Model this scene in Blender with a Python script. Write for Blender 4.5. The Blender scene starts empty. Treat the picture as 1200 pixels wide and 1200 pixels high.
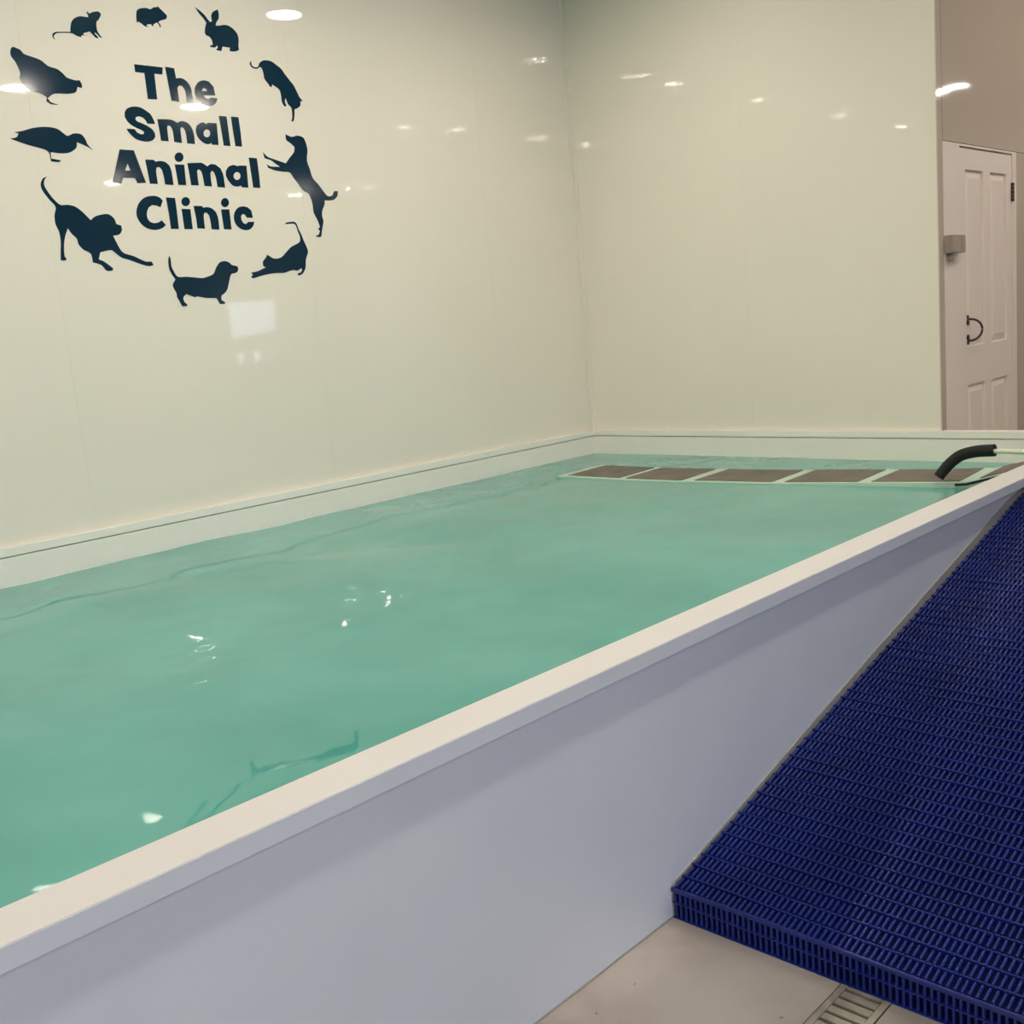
import bpy, bmesh, math, random
from mathutils import Vector, Matrix
random.seed(7)
S = bpy.context.scene
COL = S.collection
PI = math.pi

# ------------------------------------------------------------------ camera
cd = bpy.data.cameras.new('camera')
cam = bpy.data.objects.new('camera', cd)
COL.objects.link(cam)
cR = Vector((0.71813146, 0.69046184, -0.08688873))
cU = Vector((-0.05710615, 0.18290434, 0.98147078))
cF = Vector((-0.69356045, 0.69986316, -0.17077898))
cC = Vector((4.7951997, -5.72719034, 1.45))
m = Matrix((( cR.x, cU.x, -cF.x, cC.x), (cR.y, cU.y, -cF.y, cC.y), (cR.z, cU.z, -cF.z, cC.z), (0, 0, 0, 1)))
cam.matrix_world = m
cd.sensor_width = 36
cd.lens = 1229.96 / 1200 * 36
cd.clip_start = 0.05
S.camera = cam

# ------------------------------------------------------------------ world, view
W = bpy.data.worlds.new('daylight'); S.world = W; W.use_nodes = True
bg = W.node_tree.nodes['Background']
bg.inputs[0].default_value = (0.60, 0.72, 1.0, 1)
bg.inputs[1].default_value = 4.6
S.view_settings.view_transform = 'Standard'
S.view_settings.look = 'None'
S.view_settings.gamma = 1
S.view_settings.exposure = 0.0
S.view_settings.use_curve_mapping = False
S.cycles.blur_glossy = 0.0
S.cycles.sample_clamp_indirect = 0.0
LAMP = 128.0                      # radiance of the ceiling downlight diffusers

# ------------------------------------------------------------------ materials
def mat(name, base, rough=0.5, spec=0.5, emit=None, es=0, bump=None, var=None, metal=0, ior=1.5, coat=0):
    M = bpy.data.materials.new(name); M.use_nodes = True
    nt = M.node_tree; b = nt.nodes['Principled BSDF']
    b.inputs['Base Color'].default_value = (*base, 1)
    b.inputs['Roughness'].default_value = rough
    b.inputs['IOR'].default_value = ior
    b.inputs['Specular IOR Level'].default_value = spec
    b.inputs['Metallic'].default_value = metal
    b.inputs['Coat Weight'].default_value = coat
    if emit:
        b.inputs['Emission Color'].default_value = (*emit, 1)
        b.inputs['Emission Strength'].default_value = es
    tc = nt.nodes.new('ShaderNodeTexCoord')
    if var:                      # (scale, amount) mottling of the colour itself
        n = nt.nodes.new('ShaderNodeTexNoise'); n.inputs['Scale'].default_value = var[0]
        n.inputs['Detail'].default_value = 5
        r = nt.nodes.new('ShaderNodeMapRange')
        r.inputs['From Min'].default_value = 0.3; r.inputs['From Max'].default_value = 0.7
        r.inputs['To Min'].default_value = 1 - var[1]; r.inputs['To Max'].default_value = 1 + var[1] * .4
        mx = nt.nodes.new('ShaderNodeMix'); mx.data_type = 'RGBA'; mx.blend_type = 'MULTIPLY'
        mx.inputs[0].default_value = 1
        mx.inputs[6].default_value = (*base, 1)
        nt.links.new(tc.outputs['Object'], n.inputs['Vector'])
        nt.links.new(n.outputs['Fac'], r.inputs['Value'])
        nt.links.new(r.outputs['Result'], mx.inputs[7])
        nt.links.new(mx.outputs[2], b.inputs['Base Color'])
    if bump:                     # (scale, distance, detail)
        n = nt.nodes.new('ShaderNodeTexNoise'); n.inputs['Scale'].default_value = bump[0]
        n.inputs['Detail'].default_value = bump[2]
        bp = nt.nodes.new('ShaderNodeBump'); bp.inputs['Distance'].default_value = bump[1]
        bp.inputs['Strength'].default_value = 1
        nt.links.new(tc.outputs['Object'], n.inputs['Vector'])
        nt.links.new(n.outputs['Fac'], bp.inputs['Height'])
        nt.links.new(bp.outputs['Normal'], b.inputs['Normal'])
    return M

M_clad = mat('cream_gloss_cladding', (.83, .765, .655), 0.025, .5, bump=(1.6, .003, 0))
M_joint = mat('cladding_joint', (.50, .47, .36), .3)
M_side = mat('pink_beige_cladding', (.56, .475, .40), .05, .5, bump=(2.4, .004, 0))
M_door = mat('off_white_door_paint', (.90, .80, .735), .3)
M_ceil = mat('ceiling_white', (.58, .57, .50), .35)
M_plain = mat('painted_wall', (.55, .53, .47), .5)
M_tank = mat('white_tank_board', (.61, .64, .69), .13, .5, bump=(2.0, .003, 0), var=(3, .03))
M_cap = mat('white_rim_board', (.64, .615, .60), .45)
M_capx = mat('rim_inner_edge', (.80, .84, .76), .35)
M_liner = mat('pale_pool_liner', (.86, .83, .74), .3)
M_basin = mat('aqua_pool_basin', (.25, .62, .52), .4)
M_teal = mat('dark_teal_vinyl', (.0018, .024, .048), .10, .5)
M_blue = mat('blue_pvc_matting', (.006, .018, .17), .30, .5, var=(5, .25))
M_bluegap = mat('blue_pvc_matting_gap_shade', (.0015, .004, .04), .8, .1)  # darkened copy of the matting blue: shade in the gaps put into colour
M_strip = mat('grey_sealant_strip', (.30, .29, .27), .5)
M_steel = mat('dull_galvanised_steel', (.34, .31, .25), .45, .5, metal=.35, bump=(90, .0006, 3), var=(25, .3))
M_dark = mat('black_void', (.006, .006, .006), .8)
M_foam = mat('black_foam', (.010, .010, .009), .62, .3, bump=(160, .002, 2))
M_pipe = mat('cream_plastic_pipe', (.66, .66, .50), .3)
M_frame = mat('pale_aqua_plastic_frame', (.50, .66, .54), .35)
M_pad = mat('grey_brown_grip_pad', (.17, .145, .12), .6, .3, bump=(60, .002, 3), var=(9, .25))
M_iron = mat('dark_iron', (.035, .022, .018), .4, .5)
M_box = mat('grey_plastic_box', (.42, .35, .29), .4)
M_trimw = mat('white_light_trim', (.75, .75, .73), .4)
M_lamp = mat('lit_diffuser', (.9, .9, .9), .5, emit=(1.0, .915, .80), es=LAMP)
M_wframe = mat('white_window_frame', (.7, .7, .72), .4)

# floor: worn beige resin with stains and specks
M_floor = bpy.data.materials.new('worn_beige_resin'); M_floor.use_nodes = True
nt = M_floor.node_tree; b = nt.nodes['Principled BSDF']; b.inputs['Roughness'].default_value = .42
tc = nt.nodes.new('ShaderNodeTexCoord')
def noise(sc, det, rough=.5):
    n = nt.nodes.new('ShaderNodeTexNoise'); n.inputs['Scale'].default_value = sc
    n.inputs['Detail'].default_value = det; n.inputs['Roughness'].default_value = rough
    nt.links.new(tc.outputs['Object'], n.inputs['Vector']); return n
def ramp(src, stops):
    r = nt.nodes.new('ShaderNodeValToRGB'); e = r.color_ramp.elements
    e[0].position, e[0].color = stops[0][0], (*stops[0][1], 1)
    e[1].position, e[1].color = stops[-1][0], (*stops[-1][1], 1)
    for p, c in stops[1:-1]:
        k = e.new(p); k.color = (*c, 1)
    nt.links.new(src, r.inputs[0]); return r
a = ramp(noise(2.6, 7).outputs['Fac'], [(.35, (.24, .208, .182)), (.5, (.355, .31, .275)), (.66, (.41, .365, .325))])
sp = ramp(noise(38, 3).outputs['Fac'], [(.70, (1, 1, 1)), (.76, (.35, .30, .25))])
mx = nt.nodes.new('ShaderNodeMix'); mx.data_type = 'RGBA'; mx.blend_type = 'MULTIPLY'; mx.inputs[0].default_value = 1
nt.links.new(a.outputs[0], mx.inputs[6]); nt.links.new(sp.outputs[0], mx.inputs[7])
nt.links.new(mx.outputs[2], b.inputs['Base Color'])
bp = nt.nodes.new('ShaderNodeBump'); bp.inputs['Distance'].default_value = .002
nt.links.new(noise(14, 6).outputs['Fac'], bp.inputs['Height']); nt.links.new(bp.outputs[0], b.inputs['Normal'])

# water: milky aqua, glossy, gently rippled
M_water = bpy.data.materials.new('milky_aqua_water'); M_water.use_nodes = True
nt = M_water.node_tree; b = nt.nodes['Principled BSDF']
b.inputs['Base Color'].default_value = (.125, .43, .30, 1)
b.inputs['Roughness'].default_value = 0.02; b.inputs['IOR'].default_value = 1.33
tc = nt.nodes.new('ShaderNodeTexCoord')
mp = nt.nodes.new('ShaderNodeMapping'); mp.inputs['Scale'].default_value = (1, 1, 1)
nt.links.new(tc.outputs['Object'], mp.inputs[0])
n1 = nt.nodes.new('ShaderNodeTexNoise'); n1.inputs['Scale'].default_value = 3.2; n1.inputs['Detail'].default_value = 1.5
n1.inputs['Distortion'].default_value = .5
nt.links.new(mp.outputs[0], n1.inputs['Vector'])
bp = nt.nodes.new('ShaderNodeBump'); bp.inputs['Distance'].default_value = .0035; bp.inputs['Strength'].default_value = 1
nt.links.new(n1.outputs['Fac'], bp.inputs['Height']); nt.links.new(bp.outputs[0], b.inputs['Normal'])
n2 = nt.nodes.new('ShaderNodeTexNoise'); n2.inputs['Scale'].default_value = 1.3; n2.inputs['Detail'].default_value = 3
nt.links.new(mp.outputs[0], n2.inputs['Vector'])
r = nt.nodes.new('ShaderNodeValToRGB'); e = r.color_ramp.elements
e[0].position = .35; e[0].color = (.074, .315, .275, 1); e[1].position = .65; e[1].color = (.112, .38, .335, 1)
nt.links.new(n2.outputs['Fac'], r.inputs[0]); nt.links.new(r.outputs[0], b.inputs['Base Color'])

M_glass = bpy.data.materials.new('window_glass'); M_glass.use_nodes = True
nt = M_glass.node_tree; nt.nodes.clear()
o = nt.nodes.new('ShaderNodeOutputMaterial'); tr = nt.nodes.new('ShaderNodeBsdfTransparent')
gl = nt.nodes.new('ShaderNodeBsdfGlossy'); gl.inputs['Roughness'].default_value = .02
fr = nt.nodes.new('ShaderNodeFresnel'); ms = nt.nodes.new('ShaderNodeMixShader')
nt.links.new(fr.outputs[0], ms.inputs[0]); nt.links.new(tr.outputs[0], ms.inputs[1])
nt.links.new(gl.outputs[0], ms.inputs[2]); nt.links.new(ms.outputs[0], o.inputs[0])

# ------------------------------------------------------------------ helpers
def bx(bm, x0, y0, z0, x1, y1, z1):
    v = [bm.verts.new(p) for p in ((x0,y0,z0),(x1,y0,z0),(x1,y1,z0),(x0,y1,z0),(x0,y0,z1),(x1,y0,z1),(x1,y1,z1),(x0,y1,z1))]
    for f in ((3,2,1,0),(4,5,6,7),(0,1,5,4),(1,2,6,5),(2,3,7,6),(3,0,4,7)):
        bm.faces.new([v[i] for i in f])
def finish(o, m, parent):
    if m: o.data.materials.append(m)
    COL.objects.link(o)
    if parent: o.parent = parent
    return o
def obj(name, bm, m, parent=None, smooth=False, bevel=0):
    me = bpy.data.meshes.new(name)
    if bevel:
        bmesh.ops.bevel(bm, geom=bm.edges[:], offset=bevel, segments=2, affect='EDGES', clamp_overlap=True)
    bmesh.ops.recalc_face_normals(bm, faces=bm.faces[:])
    bm.to_mesh(me); bm.free()
    if smooth:
        for p in me.polygons: p.use_smooth = True
    return finish(bpy.data.objects.new(name, me), m, parent)
def box(name, m, b0, b1, parent=None, bevel=0):
    bm = bmesh.new(); bx(bm, *b0, *b1)
    return obj(name, bm, m, parent, bevel=bevel)
def thing(name, label, cat, loc=(0,0,0), group=None):
    o = bpy.data.objects.new(name, None); COL.objects.link(o); o.location = loc
    o.empty_display_size = .1
    return tag(o, label, cat, group)
def tag(o, label, cat, group=None):
    o['label'] = label; o['category'] = cat
    if group: o['group'] = group
    return o
def struct(o, label=None):
    o['kind'] = 'structure'
    if label: o['label'] = label
    return o
def tube(bm, pts, rad, n=14, cap=True):
    pts = [Vector(p) for p in pts]; rings = []
    up = Vector((0, 0, 1))
    for i, p in enumerate(pts):
        t = (pts[min(i+1, len(pts)-1)] - pts[max(i-1, 0)]).normalized()
        a = t.cross(up)
        if a.length < 1e-3: a = t.cross(Vector((1, 0, 0)))
        a.normalize(); c = a.cross(t)
        r = rad[i] if isinstance(rad, (list, tuple)) else rad
        rings.append([bm.verts.new(p + a*r*math.cos(2*PI*k/n) + c*r*math.sin(2*PI*k/n)) for k in range(n)])
    for A, B in zip(rings, rings[1:]):
        for k in range(n):
            bm.faces.new((A[k], A[(k+1) % n], B[(k+1) % n], B[k]))
    if cap:
        bm.faces.new(rings[0]); bm.faces.new(rings[-1][::-1])
def smooth_path(pts, n=8):
    P = [Vector(p) for p in pts]; P = [2*P[0]-P[1]] + P + [2*P[-1]-P[-2]]; out = []
    for i in range(1, len(P)-2):
        for k in range(n):
            t = k/n
            out.append(.5*((2*P[i]) + (P[i+1]-P[i-1])*t + (2*P[i-1]-5*P[i]+4*P[i+1]-P[i+2])*t*t + (3*P[i]-P[i-1]-3*P[i+1]+P[i+2])*t**3))
    out.append(P[-2]); return out

# ------------------------------------------------------------------ key measures (metres)
ZC = 3.655         # ceiling
ZT = .70           # top of the tank rim
ZF = .6642         # bottom of the rim board
ZG = .6622
ZW = .535          # water level
T = .025           # how far the rim board stands off the walls
XI, XO, XF = 3.2565, 3.3682, 3.3482
XD = 2.44
XE = 2.4687        # free end of the back wall
YR = -3.8337       # front of the matting
Y0 = -6.3          # tank end towards the camera side
RX, FY, BY = 9.6, -9.6, 8.0

# ------------------------------------------------------------------ room shell
fl = bmesh.new(); bx(fl, -.2, FY-.2, -.2, RX+.2, BY+.2, 0)
# the drain channel is cut as a real recess by building the floor around it
fl.free(); fl = bmesh.new()
DX0, DX1, DY0 = 3.790, 3.905, YR + .35
bx(fl, -.2, FY-.2, -.2, DX0, BY+.2, 0)
bx(fl, DX1, FY-.2, -.2, RX+.2, BY+.2, 0)
bx(fl, DX0, DY0, -.2, DX1, BY+.2, 0)
bx(fl, DX0, FY-.2, -.2, DX1, DY0, -.07)
floor = struct(obj('floor', fl, M_floor), 'worn beige resin floor with dark specks beside the pool')
ceil = struct(box('ceiling', M_ceil, (-.2, FY-.2, ZC), (RX+.2, BY+.2, ZC+.15)))

wl = struct(box('wall_left', M_clad, (-.2, FY-.2, 0), (-.001, BY, ZC)), 'long wall on the left clad in glossy cream sheets')
seams = [-.0, -.893, -2.2635, -3.648, -5.02, -6.40, -7.78, FY]
for a, c in zip(seams, seams[1:]):
    box('cladding_panel', M_clad, (-.0009, c+.0004, .66), (0, a-.0004, 3.3885), wl)
    box('upper_cladding_panel', M_clad, (-.0009, c+.0004, 3.3935), (0, a-.0004, ZC), wl)
wb = struct(box('wall_back', M_clad, (0, .001, 0), (XD-.007, .12, ZC)), 'end wall of the pool bay clad in glossy cream sheets, stopping short of the door wall')
for a, c in ((0, 1.305), (1.305, XE)):
    box('cladding_panel', M_clad, (a+.0004, 0, .66), (min(c-.0004, XE-.0165), .0009, 3.3885), wb)
    box('upper_cladding_panel', M_clad, (a+.0004, 0, 3.3935), (min(c-.0004, XE-.0165), .0009, ZC), wb)
# joint strips behind the sheet gaps, corner profile, wall end profile
bm = bmesh.new()
bx(bm, .0002, -.034, .70, .0032, -.0034, ZC); bx(bm, .0002, -.0033, .70, .030, -.0003, ZC)
struct(obj('trim_1', bm, M_clad), 'vertical corner profile between the two cream walls')
struct(box('trim_2', M_clad, (XE-.016, -.004, ZT), (XE+.003, .012, ZC), bevel=.001), 'pale edging on the free end of the back wall')

# wall with the door, running away beyond the end of the back wall
DY1, DY2, DZ = .388, 1.195, 2.232
bm = bmesh.new()
bx(bm, XD-.15, .1205, 0, XD-.006, DY1, ZC); bx(bm, XD-.15, DY2, 0, XD-.006, BY, ZC); bx(bm, XD-.15, DY1, DZ, XD-.006, DY2, ZC)
wd = struct(obj('wall_side', bm, M_plain), 'pinkish beige wall with a panelled door beyond the end of the back wall')
box('upper_cladding_panel', M_side, (XD-.006, .154, DZ+.012), (XD+.003, 2.6, ZC), wd)
box('upper_cladding_panel', M_side, (XD-.006, 2.603, DZ+.012), (XD+.003, 5.2, ZC), wd)
box('upper_cladding_panel', M_side, (XD-.006, 5.203, DZ+.012), (XD+.003, BY, ZC), wd)
box('cladding_edge', M_side, (XD-.006, .023, 0), (XD+.001, .151, ZC), wd)
box('side_cladding_panel', M_side, (XD-.006, DY2+.075, 0), (XD, 3.2, DZ+.009), wd)
box('side_cladding_panel', M_side, (XD-.006, 3.203, 0), (XD, BY, DZ+.009), wd)

door = bpy.data.objects.new('door_1', None); COL.objects.link(door); door.location = (XD, DY1, 0)
struct(door, 'white four-panelled door with a black pull handle')
def dbox(name, m, a, b_, parent=door, bevel=0):      # a door part, in the door's own frame
    bm = bmesh.new(); bx(bm, a[0]-XD, a[1]-DY1, a[2], b_[0]-XD, b_[1]-DY1, b_[2])
    return obj(name, bm, m, parent, bevel=bevel)
bm = bmesh.new()                                      # jambs and head
for q in ((.156-DY1, 0, -.003, DZ), (DY2+.003-DY1, 0, DY2+.072-DY1, DZ), (.156-DY1, DZ-.003, DY2+.072-DY1, DZ+.009)):
    bx(bm, -.02, q[0], q[1], .002, q[2], q[3])
obj('door_frame', bm, M_door, door, bevel=.001)
ys = [DY1+.003, .470, .735, .845, 1.105, DY2-.003]
zs = [.01, .25, .905, 1.125, 2.108, DZ-.012]
leaf = bmesh.new()                                    # stiles and rails around the four recesses
xf0, xf1 = XD-.036, XD-.002
for (ya, yb) in ((ys[0], ys[1]), (ys[2], ys[3]), (ys[4], ys[5])):
    bx(leaf, xf0-XD, ya-DY1, zs[0], xf1-XD, yb-DY1, zs[5])
for (ya, yb) in ((ys[1], ys[2]), (ys[3], ys[4])):
    for (za, zb) in ((zs[0], zs[1]), (zs[2], zs[3]), (zs[4], zs[5])):
        bx(leaf, xf0-XD, ya-DY1, za, xf1-XD, yb-DY1, zb)
lf = obj('door_leaf', leaf, M_door, door)
for (ya, yb) in ((ys[1], ys[2]), (ys[3], ys[4])):
    for (za, zb) in ((zs[1], zs[2]), (zs[3], zs[4])):
        bm = bmesh.new()
        bx(bm, -.034, ya-DY1, za, -.018, yb-DY1, zb)
        # raised field with sloping margins
        g = .045
        o_ = [(-.016, ya+.008-DY1, za+.008), (-.016, yb-.008-DY1, za+.008), (-.016, yb-.008-DY1, zb-.008), (-.016, ya+.008-DY1, zb-.008)]
        i_ = [(-.005, ya+g-DY1, za+g), (-.005, yb-g-DY1, za+g), (-.005, yb-g-DY1, zb-g), (-.005, ya+g-DY1, zb-g)]
        vo = [bm.verts.new(p) for p in o_]; vi = [bm.verts.new(p) for p in i_]
        for k in range(4): bm.faces.new((vo[k], vo[(k+1) % 4], vi[(k+1) % 4], vi[k]))
        bm.faces.new(vi)
        obj('door_panel', bm, M_door, lf)
hd = bmesh.new()                                      # D pull
hy = .478 - DY1
tube(hd, smooth_path([(-.004, hy, 1.282), (.034, hy+.022, 1.274), (.052, hy+.050, 1.250), (.058, hy+.060, 1.219), (.052, hy+.050, 1.188), (.034, hy+.022, 1.164), (-.004, hy, 1.156)], 6), .0065, 8)
tube(hd, [(-.003, hy, 1.262), (.004, hy, 1.262)], .017, 12); tube(hd, [(-.003, hy, 1.292), (.004, hy, 1.292)], .012, 12)
tube(hd, [(-.003, hy, 1.176), (.004, hy, 1.176)], .017, 12); tube(hd, [(-.003, hy, 1.148), (.004, hy, 1.148)], .012, 12)
obj('door_handle', hd, M_iron, door, smooth=True)['label'] = 'black curved pull handle'
for z in (2.005, .25):
    bm = bmesh.new(); y_ = DY2 - DY1
    for k in range(5): tube(bm, [(.004, y_, z-.055+k*.0222), (.004, y_, z-.055+k*.0222+.020)], .010, 10)
    bx(bm, -.003, y_-.012, z-.055, .001, y_+.012, z+.055)
    obj('hinge', bm, M_iron, door)['label'] = 'dark door hinge'

# remaining walls, unseen from here but closing the room: windows and a wide garage-style opening let daylight in
def walled(name, fixed, lo, hi, wins, axis):
    """wall slab normal to `axis` between fixed and fixed+.2, from lo to hi, with rectangular openings"""
    bm = bmesh.new(); s = 1 if fixed > 0 else -1
    f0, f1 = sorted((fixed, fixed + .2*s))
    def put(a, b_, z0, z1):
        if b_-a < 1e-6 or z1-z0 < 1e-6: return
        if axis == 'x': bx(bm, f0, a, z0, f1, b_, z1)
        else: bx(bm, a, f0, z0, b_, f1, z1)
    cur = lo
    for (a, b_, z0, z1) in wins:
        put(cur, a, 0, ZC); put(a, b_, 0, z0); put(a, b_, z1, ZC); cur = b_
    put(cur, hi, 0, ZC)
    return struct(obj(name, bm, M_plain))
WINS_R = [(-9.0, -4.4, .35, 2.75), (3.05, 3.95, 1.25, 2.32)]
walled('wall_right', RX, FY-.2, BY+.2, WINS_R, 'x')
walled('wall_front', FY, 0, RX, [], 'y')
walled('wall_far', BY, 0, RX, [], 'y')
for i, (a, b_, z0, z1) in enumerate(WINS_R):
    w = bpy.data.objects.new('window_%d' % (i+1), None); COL.objects.link(w); w.location = (RX, a, z0); struct(w)
    bm = bmesh.new(); L, H = b_-a, z1-z0
    n = max(1, round(L/1.15))
    for k in range(n+1):
        y_ = L*k/n; bx(bm, .05, max(0, y_-.03), 0, .11, min(L, y_+.03), H)
    bx(bm, .05, 0, 0, .11, L, .06); bx(bm, .05, 0, H-.06, .11, L, H)
    if i == 1:                           # glazed light over a board with three narrow slots
        bx(bm, .06, .06, .27, .10, L-.06, .55); bx(bm, .06, .06, .06, .10, L-.06, .09)
        for (ya_, yb_) in ((.06, .10), (.24, .40), (.54, .74), (.80, L-.06)): bx(bm, .06, ya_, .09, .10, yb_, .27)
    obj('window_frame', bm, M_wframe, w)
    bm = bmesh.new(); bx(bm, .078, .01, .01, .082, L-.01, H-.01); obj('window_pane', bm, M_glass, w)
    ld = bpy.data.lights.new('window_portal', 'AREA'); ld.shape = 'RECTANGLE'; ld.size = H; ld.size_y = L
    ld.cycles.is_portal = True
    lo = bpy.data.objects.new('window_portal', ld); COL.objects.link(lo)
    lo.location = (RX+.21, (a+b_)/2, (z0+z1)/2); lo.rotation_euler = (0, PI/2, 0)   # -Z points to -X
    ld_dir = None

# ------------------------------------------------------------------ downlights
LX = [(1.37, -1.25), (1.37, -2.63), (1.37, -3.26), (1.37, -4.81),
      (3.96, -.444), (3.96, -2.0), (3.96, -2.785), (3.96, -4.07), (3.96, -4.97), (3.96, -6.63),
      (7.74, .56), (7.77, 4.25), (8.08, 3.53), (7.4, -6.46), (7.2, -7.22), (7.2, -8.5), (1.37, -6.6), (1.37, -8.3), (3.96, -8.3),
      (7.7, -2.4), (7.6, -4.4), (3.6, 1.3), (3.9, 2.6), (4.97, 6.66)]  # the two before the last are unseen, added to brighten the door wall
ORD = 'first second third fourth fifth sixth seventh eighth ninth tenth eleventh'.split()
def lab_light(x, y):
    lo, hi = (0, 2) if x < 2 else ((2, 5) if x < 5 else (5, 10))
    ys_ = sorted([q[1] for q in LX if lo <= q[0] < hi], reverse=True)
    row = {0: 'row over the pool', 2: 'row over the tank edge', 5: 'row nearest the windows'}[lo]
    return 'round ceiling downlight, ' + ORD[ys_.index(y)] + ' from the far end in the ' + row
proto = None
for (x, y) in LX:
    if proto is None:
        t = thing('ceiling_downlight', '', 'light', (x, y, ZC))
        bm = bmesh.new(); N = 32; prof = [(.118, 0), (.128, -.002), (.128, -.006), (.112, -.010), (.108, -.004)]
        rings = [[bm.verts.new((r_*math.cos(2*PI*k/N), r_*math.sin(2*PI*k/N), z)) for k in range(N)] for r_, z in prof]
        for A, B in zip(rings, rings[1:]):
            for k in range(N): bm.faces.new((A[k], A[(k+1) % N], B[(k+1) % N], B[k]))
        obj('trim_ring', bm, M_trimw, t, smooth=True)
        bm = bmesh.new(); bmesh.ops.create_circle(bm, cap_ends=True, radius=.109, segments=N)
        for v in bm.verts: v.co.z = -.005
        me = bpy.data.meshes.new('diffuser')
        for f in bm.faces:
            if f.normal.z > 0: f.normal_flip()
        bm.to_mesh(me); bm.free()
        finish(bpy.data.objects.new('diffuser', me), M_lamp, t)
        proto = t
    else:
        t = proto.copy(); COL.objects.link(t); t.location = (x, y, ZC)
        for ch in list(proto.children):
            c = ch.copy(); COL.objects.link(c); c.parent = t
    t['label'] = lab_light(x, y); t['group'] = 'ceiling downlights, ' + ('left row' if x < 2 else ('middle row' if x < 5 else 'right row'))

# ------------------------------------------------------------------ pool tank
tank = thing('pool_tank', 'long white above-floor hydrotherapy pool with a pale board rim along the cream wall', 'pool', (0, 0, 0))
box('side_panel', M_tank, (XF-.03, Y0+.01, 0), (XF, -.0, ZF), tank)
# rim cap boards: near side, left, back, front
box('rim_board', M_cap, (XI, Y0, ZF), (XO, -.0, ZT), tank, bevel=.0022)
box('rim_board', M_liner, (.0005, Y0, ZG), (T, -.0005, ZT), tank, bevel=.0015)
box('rim_board', M_liner, (T+.0005, -T, ZG), (XI-.0005, -.0005, ZT), tank, bevel=.0015)
box('rim_board', M_cap, (T+.0005, Y0, ZF), (XI-.0005, Y0+.12, ZT), tank, bevel=.0015)
# beyond the free end of the back wall the rim carries on as a low ledge
box('end_panel', M_liner, (XE+.005, .0005, 0), (XO, .045, ZT), tank, bevel=.0015)
box('floor_sealant', M_strip, (XF+.0002, Y0+.01, .0002), (XF+.0032, YR-.001, .0035), tank)
box('rim_fascia_daylight', M_tank, (XO-.003, Y0, ZF-.0005), (XO+.0004, -.002, ZT-.0012), tank)  # thin bluish overlay: window light on the rim's outer face, put into colour
# inner lining with a fine shadow joint under the rim boards
def liner(name, a, b_, mt=None): return box(name, mt or M_liner, a, b_, tank)
liner('liner_wall', (.001, Y0+.02, .05), (T-.003, -.003, ZG-.0045))
liner('liner_wall', (T-.002, -(T-.003), .05), (XI-.001, -.003, ZG-.0045))
liner('liner_wall', (XI+.004, Y0+.1, .05), (XF-.031, -.004, ZF-.004))
liner('liner_wall', (T, Y0+.03, .05), (XI, Y0+.1, ZF-.004))
box('basin_floor', M_basin, (.001, Y0+.03, .001), (XI+.004, -.004, .05), tank)

# water
NX, NY = 110, 210
x0, x1, y0, y1 = T-.0025, XI+.0035, Y0+.1005, -(T-.0025)
rnd = random.Random(3)
waves = []
for lam, amp in ((1.5, .0034), (1.05, .0024), (.8, .0017), (.55, .0010), (.42, .0007), (.3, .0004)):
    for _ in range(2):
        th = rnd.uniform(0, 2*PI); waves.append((2*PI/lam*math.cos(th), 2*PI/lam*math.sin(th), rnd.uniform(0, 6.28), amp))
jet = [(2*PI/l*math.cos(t_), 2*PI/l*math.sin(t_), rnd.uniform(0, 6.28)) for l, t_ in ((.09, .3), (.07, 1.4), (.11, 2.2), (.06, 2.9))]
def wz(x, y):
    z = sum(a*math.sin(kx*x+ky*y+ph) for kx, ky, ph, a in waves)
    g = math.exp(-(((x-1.87)/.16)**2 + ((y+4.24)/.13)**2))
    z *= .3 + .7*min(1, max(0, (-y-1.0)/1.3))
    z += .0105*math.exp(-(((x-2.40)/.5)**2 + ((y+4.12)/.5)**2))
    return ZW + z*.8 + g*.0011*sum(math.sin(kx*x+ky*y+ph) for kx, ky, ph in jet)
bm = bmesh.new(); grid = []
for j in range(NY+1):
    y = y0+(y1-y0)*j/NY
    grid.append([bm.verts.new((x0+(x1-x0)*i/NX, y, wz(x0+(x1-x0)*i/NX, y))) for i in range(NX+1)])
for j in range(NY):
    for i in range(NX):
        bm.faces.new((grid[j][i], grid[j][i+1], grid[j+1][i+1], grid[j+1][i]))
water = obj('pool_water', bm, M_water, None, smooth=True)
tag(water, 'milky turquoise water filling the pool, lights glinting on its ripples', 'water')
water['kind'] = 'stuff'

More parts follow.
